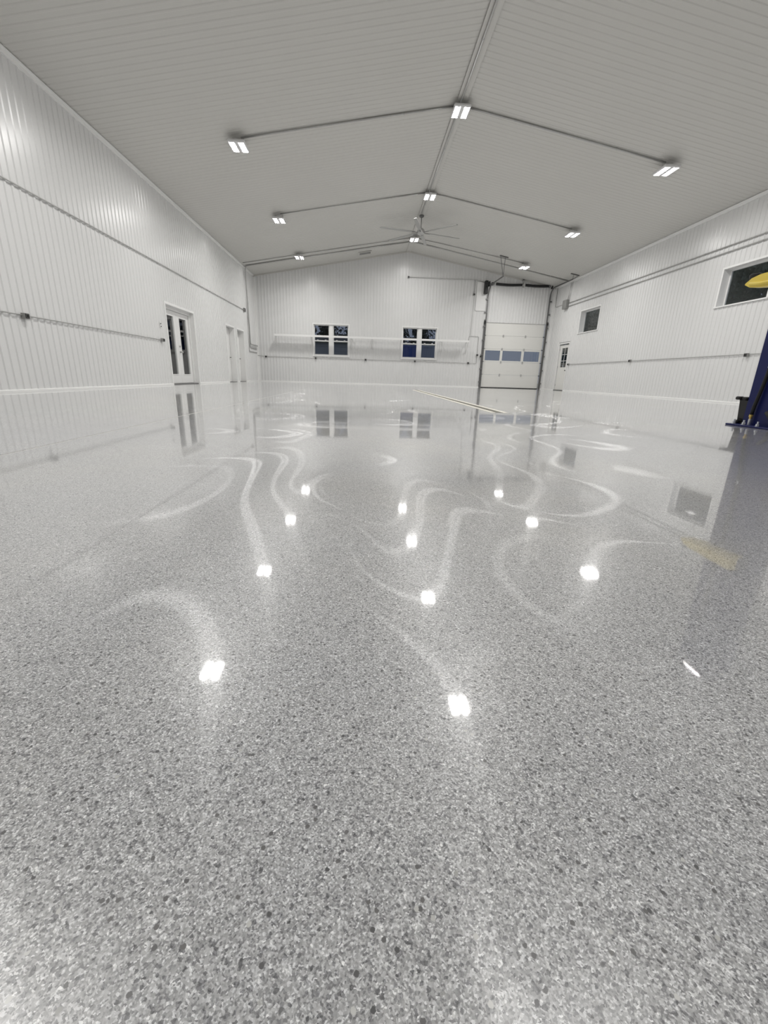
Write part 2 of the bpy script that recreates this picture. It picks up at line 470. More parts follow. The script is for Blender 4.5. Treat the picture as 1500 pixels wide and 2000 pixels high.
far_window('window_2', 'twin sash window with blue view, nearer the overhead door', 1.90, 3.64, 1.34, 2.80)

def side_window(name, label, y0, y1, z0, z1):
    e = structure(name, label, (XR, (y0 + y1) / 2, z0))
    casing_y(e, XR, -1, y0, y1, z0, z1, 0.21)
    x = XR + 0.17; t = 0.04
    f = MB(); f.box(x, x + 0.04, y0, y0 + t, z0, z1); f.box(x, x + 0.04, y1 - t, y1, z0, z1)
    f.box(x, x + 0.04, y0 + t, y1 - t, z0, z0 + t); f.box(x, x + 0.04, y0 + t, y1 - t, z1 - t, z1)
    so = f.build('sash', 'white_trim', e)
    MB().box(x + 0.016, x + 0.022, y0 + t, y1 - t, z0 + t, z1 - t).build('pane', 'glass', so)
side_window('window_3', 'small high window above the white side door', 18.68, 20.30, 2.50, 3.39)
side_window('window_4', 'large high window behind the yellow lift arm', 10.86, 12.40, 2.46, 3.37)

# glazed double door
e = structure('door_1', 'white double door with two tall glass panels', (XL, 14.07, 0))
casing_y(e, XL, 1, 13.06, 15.08, 0.0, 2.12, 0.24, sill=False, w=0.06)
MB().box(XL - 0.24, XL - 0.02, 13.06, 15.08, 0.0, 0.022).build('threshold', 'dark_steel', e)
MB().box(XL - 0.22, XL - 0.10, 13.06, 13.14, 0.02, 2.12).build('jamb', 'white_trim', e)
MB().box(XL - 0.22, XL - 0.10, 15.0, 15.08, 0.02, 2.12).build('jamb', 'white_trim', e)
MB().box(XL - 0.22, XL - 0.10, 13.14, 15.0, 2.04, 2.12).build('jamb', 'white_trim', e)
for a, b in ((13.145, 14.066), (14.074, 14.995)):
    q = MB(); X0, X1 = XL - 0.19, XL - 0.145; g0, g1, zb, zt = a + 0.2, b - 0.2, 0.29, 1.89
    q.box(X0, X1, a, g0, 0.03, 2.035); q.box(X0, X1, g1, b, 0.03, 2.035)
    q.box(X0, X1, g0, g1, 0.03, zb); q.box(X0, X1, g0, g1, zt, 2.035)
    leaf = q.build('door_leaf', 'door_white', e)
    MB().box(X0 + 0.018, X0 + 0.026, g0, g1, zb, zt).build('pane', 'glass', leaf)
    fr = MB(); t = 0.022
    fr.box(X1, X1 + 0.012, g0 - t, g0, zb - t, zt + t); fr.box(X1, X1 + 0.012, g1, g1 + t, zb - t, zt + t)
    fr.box(X1, X1 + 0.012, g0, g1, zb - t, zb); fr.box(X1, X1 + 0.012, g0, g1, zt, zt + t)
    fr.build('glazing_bead', 'white_trim', leaf)
MB().tube([(XL - 0.145, 14.15, 0.93), (XL - 0.10, 14.15, 0.93), (XL - 0.09, 14.15, 0.93), (XL - 0.06, 14.15, 0.93)], [0.028, 0.014, 0.03, 0.026], 10).build('door_knob', 'galvanised', e, True)
MB().tube([(XL - 0.145, 14.15, 1.09), (XL - 0.115, 14.15, 1.09)], 0.026, 10).build('deadbolt', 'galvanised', e, True)

def plain_door(name, label, y0, y1, handle_y):
    e = structure(name, label, (XL, (y0 + y1) / 2, 0))
    casing_y(e, XL, 1, y0, y1, 0.0, 2.14, 0.26, sill=False, w=0.06)
    q = MB().box(XL - 0.245, XL - 0.20, y0 + 0.01, y1 - 0.01, 0.015, 2.13)
    for za, zb in ((0.2, 0.95), (1.1, 1.95)):
        q.box(XL - 0.20, XL - 0.193, y0 + 0.16, y1 - 0.16, za, zb)
    q.build('door_leaf', 'door_white', e)
    MB().box(XL - 0.25, XL - 0.0, y0, y1, 0.0, 0.012).build('threshold', 'dark_steel', e)
    MB().tube([(XL - 0.20, handle_y, 0.98), (XL - 0.15, handle_y, 0.98), (XL - 0.145, handle_y - 0.11, 0.98)], 0.012, 8).build('door_handle', 'dark_steel', e, True)
plain_door('door_2', 'recessed white door nearer the double door', 18.42, 19.52, 19.40)
plain_door('door_3', 'recessed white door with lever, nearest the room corner', 19.93, 20.98, 20.86)

# side entrance door on the right wall
e = structure('door_4', 'white side entrance door with glazed upper half', (XR, 21.55, 0))
y0, y1 = 21.02, 22.08
casing_y(e, XR, -1, y0, y1, 0.0, 2.14, 0.16, sill=False, w=0.055)
q = MB(); X0, X1 = XR + 0.04, XR + 0.085; g0, g1, zb, zt = 21.22, 21.84, 1.08, 1.96
q.box(X0, X1, y0 + 0.03, g0, 0.03, 2.10); q.box(X0, X1, g1, y1 - 0.03, 0.03, 2.10)
q.box(X0, X1, g0, g1, 0.03, zb); q.box(X0, X1, g0, g1, zt, 2.10)
leaf = q.build('door_leaf', 'door_cream', e)
MB().box(X0 + 0.02, X0 + 0.026, g0, g1, zb, zt).build('pane', 'glass', leaf)
for k in (1, 2):
    z = zb + (zt - zb) * k / 3
    MB().box(X0 + 0.008, X0 + 0.019, g0, g1, z - 0.010, z + 0.010).build('glazing_bar', 'white_trim', leaf)
MB().box(X0 + 0.008, X0 + 0.019, (g0 + g1) / 2 - 0.01, (g0 + g1) / 2 + 0.01, zb, zt).build('glazing_bar', 'white_trim', leaf)
for za, zb2 in ((0.22, 0.88),):
    MB().box(X0 - 0.006, X0, y0 + 0.2, y1 - 0.2, za, zb2).build('raised_panel', 'door_cream', leaf)
MB().tube([(X0, 21.11, 0.93), (X0 - 0.035, 21.11, 0.93), (X0 - 0.04, 21.11, 0.93), (X0 - 0.075, 21.11, 0.93)], [0.03, 0.014, 0.032, 0.026], 10).build('door_knob', 'dark_steel', leaf, True)
for z in (0.25, 1.1, 1.9):
    MB().tube([(X0 - 0.006, y1 - 0.03, z - 0.05), (X0 - 0.006, y1 - 0.03, z + 0.05)], 0.012, 6).build('hinge', 'galvanised', leaf)
MB().box(XR - 0.03, XR + 0.15, y0, y1, 0.0, 0.025).build('threshold', 'dark_steel', e)
MB().box(XR - 0.03, XR - 0.018, y0 - 0.05, y1 + 0.05, 2.20, 2.215).build('drip_cap', 'dark_steel', e)

# sectional overhead door
e = structure('door_5', 'tall white sectional overhead door with three blue panes', (7.66, YF, 0))
DX0, DX1 = 6.13, 9.19
NS = 5; SH = 3.17 / NS
for k in range(NS):
    za, zb = 0.035 + k * SH, 0.035 + (k + 1) * SH - 0.006
    yi, yo = YF + 0.03, YF + 0.08
    q = MB()
    if k == 2:
        panes = [(6.23, 7.01), (7.135, 8.135), (8.265, 9.085)]; pz0, pz1 = za + 0.065, zb - 0.075
        q.box(DX0, DX1, yi, yo, za, pz0); q.box(DX0, DX1, yi, yo, pz1, zb)
        xs = [DX0] + [v for p in panes for v in p] + [DX1]
        for a, b in zip(xs[0::2], xs[1::2]): q.box(a, b, yi, yo, pz0, pz1)
        sec = q.build('door_section', 'door_cream', e)
        for a, b in panes:
            MB().box(a, b, yi + 0.022, yi + 0.028, pz0, pz1).build('pane', 'glass', sec)
    else:
        q.box(DX0, DX1, yi, yo, za, zb)
        sec = q.build('door_section', 'door_cream', e)
    if k:
        for x in (7.09, 8.24):
            MB().prism([(x - 0.035, za - 0.055), (x + 0.035, za - 0.055), (x + 0.035, za - 0.015), (x + 0.022, za), (x + 0.035, za + 0.015), (x + 0.035, za + 0.05), (x - 0.035, za + 0.05), (x - 0.035, za + 0.015), (x - 0.022, za), (x - 0.035, za - 0.015)], YF + 0.005, YF + 0.03, 'y').build('hinge', 'galvanised', sec)
        for x, s in ((DX0 + 0.04, -1), (DX1 - 0.04, 1)):
            MB().tube([(x, YF + 0.0, za), (x + s * 0.10, YF - 0.03, za)], 0.016, 8).build('roller', 'black_rubber', sec)
MB().box(DX0, DX1, YF + 0.02, YF + 0.09, 0.0, 0.033).build('bottom_seal', 'black_rubber', e)
MB().box(DX0, DX1, YF + 0.02, YF + 0.09, 3.206, 3.25).build('top_lip', 'white_trim', e)
for s, x in ((-1, 6.085), (1, 9.245)):
    jx = x + s * 0.03
    # channel track: vertical, bend, then out into the room
    path = [(x, YF - 0.055, 0.0), (x, YF - 0.055, 4.40)] + [(x, YF - 0.055 - 0.42 * (1 - math.cos(t)), 4.40 + 0.42 * math.sin(t)) for t in [math.pi / 2 * k / 6 for k in range(1, 7)]] + [(x, 21.05, 4.80)]
    q = MB()
    for a, b in zip(path, path[1:]):
        q.bar(a, b, 0.012, 0.055, upv=(0, 1, 0.3) if abs(a[2] - b[2]) > abs(a[1] - b[1]) else (0, 0, 1))
        a2, b2 = (a[0] - s * 0.02, a[1], a[2]), (b[0] - s * 0.02, b[1], b[2])
        q.bar(a2, b2, 0.05, 0.008, upv=(0, 1, 0.3) if abs(a[2] - b[2]) > abs(a[1] - b[1]) else (0, 0, 1))
    tr = q.build('track', 'dark_steel', e)
    MB().box(min(x + s * 0.01, x + s * 0.075), max(x + s * 0.01, x + s * 0.075), YF - 0.03, YF - 0.016, 0.0, 3.3).build('angle', 'dark_steel', tr)
    for z in (0.25, 0.9, 1.6, 2.3, 2.95, 3.6, 4.2):
        MB().box(min(x, x + s * 0.10), max(x, x + s * 0.10), YF - 0.075, YF - 0.016, z, z + 0.06).build('track_bracket', 'dark_steel', tr)
    MB().box(min(x, x + s * 0.06), max(x, x + s * 0.06), YF - 0.11, YF - 0.03, 3.12, 3.24).build('roller_carrier', 'black_steel', tr)
    # end bearing plate
    MB().box(x - 0.02, x + 0.02, YF - 0.17, YF - 0.01, 4.80, 5.02).build('bearing_plate', 'black_steel', e)
    # hanger: bar under the ceiling and two straps down to the track
    cx = 5.94 if s < 0 else 9.17
    hb = MB().bar((cx - 0.19, 20.72, ceil_z(cx - 0.19) - 0.03), (cx + 0.19, 20.72, ceil_z(cx + 0.19) - 0.03), 0.045, 0.035).build('hanger_bar', 'dark_steel', e)
    for d in (-0.15, 0.06) if s < 0 else (-0.05, 0.16):
        MB().bar((cx + d, 20.72, ceil_z(cx + d) - 0.04), (x, 21.08, 4.80), 0.028, 0.008, upv=(0, 1, 0)).build('hanger_strap', 'dark_steel', hb)
shaft = MB().tube([(5.90, YF - 0.10, 4.92), (9.30, YF - 0.10, 4.92)], 0.014, 8).build('shaft', 'dark_steel', e)
for a, b in ((6.42, 7.72), (7.90, 9.14)):
    # coil: a ribbed tube that sags slightly between its cones
    n = 60; pts = []; rad = []
    for k in range(n + 1):
        t = k / n; pts.append((a + (b - a) * t, YF - 0.10, 4.92 - 0.025 * math.sin(math.pi * t))); rad.append(0.062 if k % 2 else 0.055)
    MB().tube(pts, rad, 10).build('torsion_spring', 'black_steel', shaft, True)
    for x in (a - 0.05, b + 0.05):
        MB().tube([(x - 0.035, YF - 0.10, 4.92), (x + 0.035, YF - 0.10, 4.92)], 0.045, 10).build('winding_cone', 'galvanised', shaft, True)
MB().box(7.78, 7.84, YF - 0.16, YF - 0.01, 4.82, 5.02).build('centre_bracket', 'galvanised', e)
for x in (6.24, 9.10):
    MB().tube([(x - 0.03, YF - 0.10, 4.92), (x + 0.03, YF - 0.10, 4.92)], 0.075, 14).build('cable_drum', 'dark_steel', shaft, True)
op = MB().bevel_box(5.84, 6.00, YF - 0.26, YF - 0.03, 4.44, 5.03, 0.02).build('opener', 'black_steel', e)
MB().box(6.0, 6.08, YF - 0.16, YF - 0.06, 4.84, 4.98).build('opener_coupling', 'black_steel', op)

# ------------------------------------------------------------------ trench drain
e = empty('trench_drain', (1.72, 10.2, 0)); tag(e, 'long narrow trench drain with cream rails set in the floor', 'drain')
for s in (-1, 1):
    MB().box(1.72 + s * 0.085 - 0.032, 1.72 + s * 0.085 + 0.032, 5.5, 14.9, -0.02, 0.0025).build('rail', 'drain_frame', e)
gm = MB(); gm.box(1.667, 1.773, 0, 0.985, -0.02, 0.0015)
for k in range(20):
    y = 0.03 + k * 0.047; gm.box(1.685, 1.755, y, y + 0.02, 0.0015, 0.004)
gmo = None
for k in range(9):
    y = 5.52 + k * 1.04
    if gmo is None:
        gmo = MB(); gmo.v = [(x - 1.72, yy, z) for x, yy, z in gm.v]; gmo.f = gm.f
        gmo = gmo.build('grate', 'drain_grate', e); gmo.location = (0, y - 10.2, 0); mesh = gmo.data
    else:
        g = bpy.data.objects.new('grate', mesh); COL.objects.link(g); g.parent = e; g.location = (0, y - 10.2, 0)

# ------------------------------------------------------------------ ceiling lights
LY = [20.96, 16.36, 11.63, 7.14, 2.0]
LX = [-2.86, 2.04, 6.95]
ROWS = ['first row from gable', 'second row from gable', 'third row from gable']
SIDE = ['on the double door side', 'hanging from the ridge', 'on the overhead door side']
light_proto = None
def copy_tree(o, parent=None):
    c = o.copy(); COL.objects.link(c); c.parent = parent
    for ch in list(o.children): copy_tree(ch, c)
    return c
for r, y in enumerate(LY):
    for c, x in enumerate(LX):
        zc = ceil_z(x) - 0.19
        if light_proto is None:
            e = empty('ceiling_light', (0, 0, 0)); light_proto = e
            MB().bevel_box(-0.185, 0.185, -0.25, 0.25, 0.0, 0.05, 0.012).build('housing', 'fixture_white', e)
            MB().box(-0.05, 0.05, -0.14, 0.14, 0.05, 0.10).build('driver', 'fixture_white', e)
            for s in (-1, 1):
                lp = MB().box(s * 0.100 - 0.058, s * 0.100 + 0.058, -0.21, 0.21, -0.006, 0.002).build('led_panel', ['fixture_white', 'led'], e)
                for p in lp.data.polygons: p.material_index = 1 if p.normal.z < -0.5 else 0
                ld = bpy.data.lights.new('panel_beam', 'AREA'); ld.shape = 'RECTANGLE'; ld.size, ld.size_y = 0.116, 0.42
                ld.energy = LAMP_WATTS; ld.spread = math.radians(LAMP_SPREAD); ld.color = (1.0, 0.985, 0.96)
                lo = bpy.data.objects.new('panel_beam', ld); COL.objects.link(lo); lo.parent = e; lo.location = (s * 0.100, 0, -0.008)
                MB().tube([(s * 0.12, 0, 0.05), (s * 0.12, 0, 0.19 - (0.0))], 0.005, 6).build('hanger', 'galvanised', e)
            o = e
        else:
            o = copy_tree(light_proto)
        o.location = (x, y, zc)
        if r < 3: lab = 'glowing twin panel light %s, %s' % (SIDE[c], ROWS[r])
        elif r == 3: lab = 'ceiling light %s seen only as nearest floor glint' % SIDE[c]
        else: lab = 'ceiling light %s out of view overhead' % SIDE[c]
        tag(o, lab, 'ceiling light', 'twin panel ceiling lights' if r < 4 else 'ceiling lights out of view')

# ------------------------------------------------------------------ ceiling fan
FZ = 5.60; FC = (2.04, 18.5)
e = empty('ceiling_fan', (FC[0], FC[1], FZ)); tag(e, 'large grey six-blade ceiling fan hanging from the ridge', 'fan')
MB().tube([(*FC, ceil_z(FC[0]) - 0.005), (*FC, ceil_z(FC[0]) - 0.09), (*FC, ceil_z(FC[0]) - 0.12)], [0.09, 0.085, 0.03], 14).build('canopy', 'dark_steel', e, True)
MB().tube([(*FC, ceil_z(FC[0]) - 0.10), (*FC, FZ + 0.12)], 0.017, 8).build('downrod', 'fan_grey', e, True)
MB().tube([(*FC, FZ + 0.15), (*FC, FZ + 0.11), (*FC, FZ + 0.02), (*FC, FZ - 0.04), (*FC, FZ - 0.055)], [0.05, 0.12, 0.15, 0.12, 0.05], 18).build('motor', 'galvanised', e, True)
for k in range(6):
    a = math.radians(-44 + 60 * k); d = Vector((math.cos(a), math.sin(a), 0)); p = Vector((-math.sin(a), math.cos(a), 0)); c = Vector((FC[0], FC[1], FZ))
    q = MB()
    ring = []
    for r0, w, dz in ((0.26, 0.060, 0.0), (0.9, 0.070, -0.004), (1.60, 0.055, -0.015)):
        b = c + d * r0 + Vector((0, 0, dz))
        tl = Vector((0, 0, 0.007))
        ring.append([b - p * w - tl, b + p * w + tl, b + p * w + tl + Vector((0, 0, .012)), b + Vector((0, 0, .022)), b - p * w - tl + Vector((0, 0, .012))])
    vs = [v for g in ring for v in g]; fs = [(4, 3, 2, 1, 0), (10, 11, 12, 13, 14)]
    for i in range(2):
        for j in range(5): fs.append((i * 5 + j, i * 5 + (j + 1) % 5, i * 5 + 5 + (j + 1) % 5, i * 5 + 5 + j))
    q.add(vs, fs); bl = q.build('blade', 'fan_grey', e)
    MB().bar(c + d * 0.12, c + d * 0.36, 0.045, 0.012).build('blade_iron', 'dark_steel', bl)

# ------------------------------------------------------------------ conduits
def conduit(label, pts, r=0.013, mat='galvanised', straps=True, name='electrical_conduit', fillet=0.10, group='steel conduit runs'):
    P = [Vector(p) for p in pts]
    e = empty(name, P[0]); tag(e, label, 'conduit', group)
    MB().tube(rounded(pts, fillet) if len(pts) > 2 else pts, r, 8).build('pipe', mat, e, True)
    if straps:
        for a, b in zip(P, P[1:]):
            L = (b - a).length; n = max(1, int(L / 1.8))
            if L < 0.6: continue
            for k in range(n):
                c = a + (b - a) * ((k + 0.5) / n); t = (b - a).normalized() * 0.014
                MB().tube([c - t, c + t], r * 1.25, 8).build('strap', mat, e)
    return e
LW = XL + 0.031; RW = XR - 0.031; FW = YF - 0.031
conduit('long conduit high on the double door wall', [(LW, YN + 0.1, 3.06), (LW, 21.25, 3.06)])
conduit('lower conduit ending beside the double door', [(LW, YN + 0.1, 1.16), (LW, 12.56, 1.16)], 0.010)
conduit('lower conduit under the high windows', [(RW, YN + 0.1, 1.19), (RW, 20.76, 1.19)], 0.010)
conduit('upper of two parallel conduits above the high windows', [(RW, YN + 0.1, 3.93), (RW, 21.75, 3.93)], 0.017)
conduit('lower of two parallel conduits above the high windows', [(RW, YN + 0.1, 3.76), (RW, 21.75, 3.79)], 0.017)
conduit('long conduit under the twin windows on the gable wall', [(XL + 0.05, FW, 1.24), (-5.0, FW, 1.21), (5.72, FW, 1.20), (5.80, FW, 1.20), (5.80, FW, 2.50), (5.30, FW, 2.50), (5.30, FW, 2.30)], 0.010, fillet=0.09)
conduit('high conduit on gable wall running towards the black opener', [(2.10, FW - 0.02, 5.07), (5.38, FW - 0.02, 5.07), (5.83, FW - 0.02, 4.98)])
conduit('short conduit drop beside the white backing board', [(5.38, FW, 5.05), (5.38, FW, 4.45)])
conduit('thin conduit descending to the looped conduit near overhead door', [(5.40, FW, 4.35), (5.36, FW, 2.52)], 0.007)
conduit('sloping conduit above the door springs on gable wall', [(7.80, FW, 5.17), (9.44, FW, 5.00)], 0.02)
conduit('conduit dropping down the wall corner behind the door track', [(RW, 23.2, 4.84), (RW, 23.2, 3.95), (RW, 22.05, 3.95)])
for i, d in enumerate((0.0, 0.14)):
    conduit(('inner' if i else 'outer') + ' of two risers from grey junction box to ceiling', [(RW, 21.85 - d, 4.08), (RW, 21.70 - d, 4.82)], 0.009, straps=False)
# the bundle in the far corner of the door wall
conduit('thick vertical conduit in the corner above three stub pipes', [(-5.30, 21.55, ceil_z(-5.30) - 0.05), (LW + 0.045, 21.72, 4.70), (LW + 0.045, 21.86, 3.2), (LW + 0.045, 21.92, 1.68), (LW + 0.045, 23.30, 1.68)], 0.024, fillet=0.12)
conduit('thin vertical conduit beside the thick corner conduit', [(LW, 21.98, 4.80), (LW, 22.02, 1.53), (LW, 23.30, 1.53)], 0.016)
conduit('lowest stub pipe in corner near the recessed doors', [(LW, 21.80, 2.90), (LW, 21.80, 1.36), (LW, 23.30, 1.36)], 0.016)
# along the ceiling
def on_ceiling(x, y, d=0.031): return (x, y, ceil_z(x) - d)
def cross_conduit(label_l, label_r, y0, y1, y2, x0, x2, r):
    conduit(label_l, [on_ceiling(x0, y0), on_ceiling(XM - 0.05, y1)], r)
    conduit(label_r, [on_ceiling(XM + 0.05, y1), on_ceiling(x2, y2)], r)
cross_conduit('ceiling conduit to third row light on double door side', 'ceiling conduit to third row light on overhead door side', 11.63, 11.70, 11.63, -2.80, 6.90, 0.020)
cross_conduit('ceiling conduit to second row light on double door side', 'ceiling conduit to second row light on overhead door side', 16.28, 16.42, 16.36, -2.80, 6.90, 0.017)
cross_conduit('thin ceiling conduit along nearest row to gable, double door side', 'thin ceiling conduit along nearest row to gable, overhead door side', 21.02, 21.20, 20.92, -5.30, 6.90, 0.016)
cross_conduit('thick ceiling conduit before the gable on double door side', 'thick ceiling conduit before the gable on overhead door side', 21.50, 21.78, 21.80, -5.30, 9.40, 0.030)
conduit('conduit running along the ceiling ridge', [(XM - 0.02, YN + 0.1, ZR - 0.055), (XM - 0.02, 18.3, ZR - 0.055)], 0.018)

# ------------------------------------------------------------------ outlet boxes
box_protos = {}
def outlet_box(label, p, wall, group='outlet boxes on the walls', size=(0.095, 0.085), cover='dark_cover'):
    """small square box with a dark cover and a drip of cable gland below; wall: 'left', 'right' or 'far'"""
    key = (wall, size, cover)
    if key not in box_protos:
        e = empty('outlet_box', (0, 0, 0)); w, h = size[0] / 2, size[1] / 2; d = 0.075
        R = {'left': lambda u, v, n: (n, u, v), 'right': lambda u, v, n: (-n, u, v), 'far': lambda u, v, n: (u, -n, v)}[wall]
        def bx(a, b, c, dd, n0, n1, name, mat):
            P0, P1 = R(a, c, n0), R(b, dd, n1)
            MB().box(*[f(P0[i], P1[i]) for i in range(3) for f in (min, max)]).build(name, mat, e)
        bx(-w, w, -h, h, 0.016, d, 'body', 'grey_box')
        bx(-w * 0.8, w * 0.8, -h * 0.8, h * 0.8, d, d + 0.012, 'cover', cover)
        bx(-w * 0.35, w * 0.35, -h * 0.45, h * 0.45, d + 0.012, d + 0.018, 'socket', 'black_rubber')
        o = e; box_protos[key] = e
    else: o = copy_tree(box_protos[key])
    o.location = p; return tag(o, label, 'outlet box', group)
outlet_box('outlet box where high conduit ends near the corner', (XL, 21.30, 3.06), 'left', size=(0.13, 0.16))
outlet_box('outlet box midway on lower conduit before the double door', (XL, 7.70, 1.15), 'left')
outlet_box('outlet box at the conduit end beside double door', (XL, 12.60, 1.16), 'left')
for x, l in ((-5.0, 'outlet box nearest the corner with stub pipes, on gable wall'), (-2.50, 'outlet box under the dark twin window'), (0.04, 'outlet box between the two twin windows'), (2.58, 'outlet box under the blue twin window'), (5.36, 'outlet box on gable wall nearest the overhead door')):
    outlet_box(l, (x, YF, 1.20), 'far')
outlet_box('outlet box on vertical conduit beside overhead door', (5.80, YF, 1.60), 'far')
outlet_box('outlet box at end of the high gable conduit', (2.08, YF, 5.07), 'far')
outlet_box('outlet box hanging at the drop beside backing board', (5.38, YF, 4.42), 'far')
outlet_box('outlet box above the door springs', (7.78, YF, 5.17), 'far', size=(0.13, 0.13), cover='grey_box')
outlet_box('outlet box beside the side entrance door', (XR, 20.76, 1.19), 'right')
outlet_box('outlet box on lower conduit between the high windows', (XR, 15.88, 1.19), 'right')
outlet_box('outlet box just beyond the blue lift post', (XR, 10.95, 1.17), 'right')

e = empty('junction_box', (XR, 21.9, 3.7)); tag(e, 'grey junction box where the parallel conduits end', 'junction box')
MB().bevel_box(XR - 0.16, XR - 0.012, 21.72, 22.08, 3.70, 4.09, 0.012).build('body', 'grey_box', e)
MB().bevel_box(XR - 0.172, XR - 0.16, 21.73, 22.07, 3.71, 4.08, 0.004).build('lid', 'grey_box', e)

e = empty('backing_board', (5.74, YF, 3.68)); tag(e, 'flat white backing board behind the black opener', 'board')
MB().bevel_box(5.50, 6.00, YF - 0.036, YF - 0.016, 3.69, 5.00, 0.006).build('board', 'white_trim', e)
for z in (3.76, 4.92):
    for x in (5.56, 5.94):
        MB().tube([(x, YF - 0.036, z), (x, YF - 0.041, z)], 0.010, 8).build('screw', 'zinc', e)
e = empty('beam_sensor', (6.0, YF, 1.6)); tag(e, 'small black sensor beside overhead door track', 'sensor')
MB().bevel_box(5.955, 6.015, YF - 0.10, YF - 0.02, 1.50, 1.58, 0.008).build('body', 'black_steel', e)
MB().tube([(5.985, YF - 0.10, 1.54), (5.985, YF - 0.108, 1.54)], 0.018, 10).build('lens', 'dark_cover', e)
for i, z in enumerate((1.50, 1.57)):
    e = empty('light_switch', (XL, 12.62, z)); tag(e, ('lower' if i == 0 else 'upper') + ' of two small switches beside the double door', 'switch', 'switches by the double door')
    MB().bevel_box(XL + 0.016, XL + 0.028, 12.585, 12.655, z - 0.028, z + 0.028, 0.003).build('plate', 'white_trim', e)
    MB().box(XL + 0.028, XL + 0.040, 12.606, 12.634, z - 0.014, z + 0.014).build('toggle', 'dark_cover', e)
# ceiling vent near the gable
e = empty('ceiling_vent', (-0.05, 22.5, ceil_z(-0.05))); tag(e, 'pale rectangular ceiling vent close to the gable wall', 'vent')
def slanted(x0, x1, y0, y1, d0, d1):
    vs = [(x, y, ceil_z(x) - d) for d in (d1, d0) for y in (y0, y1) for x in (x0, x1)]
    return MB().add(vs, [(0, 2, 3, 1), (4, 5, 7, 6), (0, 1, 5, 4), (2, 6, 7, 3), (0, 4, 6, 2), (1, 3, 7, 5)])
q = slanted(-0.36, 0.25, 22.28, 22.33, 0.016, 0.04)
for a in ((-0.36, 0.25, 22.70, 22.75), (-0.36, -0.31, 22.33, 22.70), (0.20, 0.25, 22.33, 22.70)):
    t = slanted(*a, 0.016, 0.04); q.add(t.v, t.f)
q.build('frame', 'ceiling_steel', e)
for k in range(5):
    y = 22.35 + k * 0.07
    slanted(-0.31, 0.20, y, y + 0.045, 0.02, 0.03).build('louvre', 'grey_box', e)

# ------------------------------------------------------------------ long wall shelf under the far windows
e = empty('long_shelf', (0.4, YF, 2.2)); tag(e, 'long white bracketed shelf crossing both twin windows', 'shelf')
SX = [-4.47, -2.05, 0.35, 2.80, 5.24]
for a, b in zip(SX, SX[1:]):
    MB().box(a + 0.004, b - 0.004, YF - 0.47, YF - 0.27, 2.205, 2.235).build('shelf_board', 'white_trim', e)
    MB().box(a + 0.004, b - 0.004, YF - 0.49, YF - 0.47, 2.165, 2.255).build('front_lip', 'white_trim', e)
for x in (-4.42, -2.68, -0.70, 0.36, 1.82, 3.88, 5.20):
    b = MB().box(x - 0.014, x + 0.014, YF - 0.47, YF - 0.02, 2.177, 2.205).build('bracket', 'white_trim', e)
    MB().box(x - 0.014, x + 0.014, YF - 0.034, YF - 0.014, 1.66, 2.215).build('wall_leg', 'white_trim', b)
    MB().bar((x, YF - 0.44, 2.18), (x, YF - 0.03, 1.70), 0.022, 0.022, upv=(1, 0, 0)).build('brace', 'white_trim', b)

# ------------------------------------------------------------------ vehicle lift post
e = empty('vehicle_lift', (4.28, 4.42, 0)); tag(e, 'dark blue vehicle lift post bolted to the floor', 'vehicle lift')
PX0, PX1, PY0, PY1, PH = 4.12, 4.40, 4.11, 4.58, 2.96
MB().bevel_box(4.0, 4.56, 3.98, 4.66, 0.0, 0.018, 0.004).build('base_plate', 'blue_paint', e)
# C section, open towards the car bay (+x)
t = 0.012
MB().prism([(PX0, PY0), (PX1, PY0), (PX1, PY0 + 0.08), (PX1 - t, PY0 + 0.08), (PX1 - t, PY0 + t), (PX0 + t, PY0 + t), (PX0 + t, PY1 - t), (PX1 - t, PY1 - t), (PX1 - t, PY1 - 0.08), (PX1, PY1 - 0.08), (PX1, PY1), (PX0, PY1)], 0.018, PH, 'z').build('post', 'blue_paint', e)
for y in (4.14,):   # base gussets against the outer face
    MB().prism([(PX0, 0.018), (PX0 - 0.09, 0.018), (PX0 - 0.085, 0.04), (PX0, 0.17)], y - 0.006, y + 0.006, 'y').build('gusset', 'blue_paint', e)
bm = None
for (x, y) in ((4.045, 4.60), (4.04, 4.47), (4.04, 4.30), (4.045, 4.05), (4.50, 4.60), (4.50, 4.05)):
    b = MB().tube([(x, y, 0.018), (x, y, 0.022)], 0.022, 12).build('washer', 'zinc', e)
    MB().tube([(x, y, 0.022), (x, y, 0.042)], 0.016, 6).build('nut', 'zinc', b)
    MB().tube([(x, y, 0.042), (x, y, 0.066)], 0.009, 8).build('anchor_stud', 'zinc', b)
# hydraulic hose with brass fitting on the outer face
hose = MB().tube(rounded([(4.09, 4.46, 0.12), (4.09, 4.455, 0.20), (4.095, 4.425, 0.40), (4.10, 4.405, 0.62), (4.10, 4.40, 1.0), (4.10, 4.40, 2.6)], 0.12), 0.017, 10).build('hose', 'black_rubber', e, True)
MB().tube([(4.09, 4.46, 0.075), (4.09, 4.46, 0.095), (4.09, 4.46, 0.10), (4.09, 4.46, 0.125)], [0.012, 0.012, 0.018, 0.018], 8).build('fitting', 'brass', hose)
MB().tube([(4.09, 4.46, 0.018), (4.09, 4.46, 0.08)], 0.014, 8).build('coupling', 'zinc', hose)
MB().tube([(4.085, 4.40, 0.60), (4.118, 4.40, 0.60)], 0.02, 8).build('hose_clip', 'zinc', hose)
MB().tube(rounded([(4.09, 4.20, 0.02), (4.09, 4.22, 0.10), (4.10, 4.30, 0.16)], 0.05), 0.02, 10).build('return_hose', 'black_rubber', e, True)
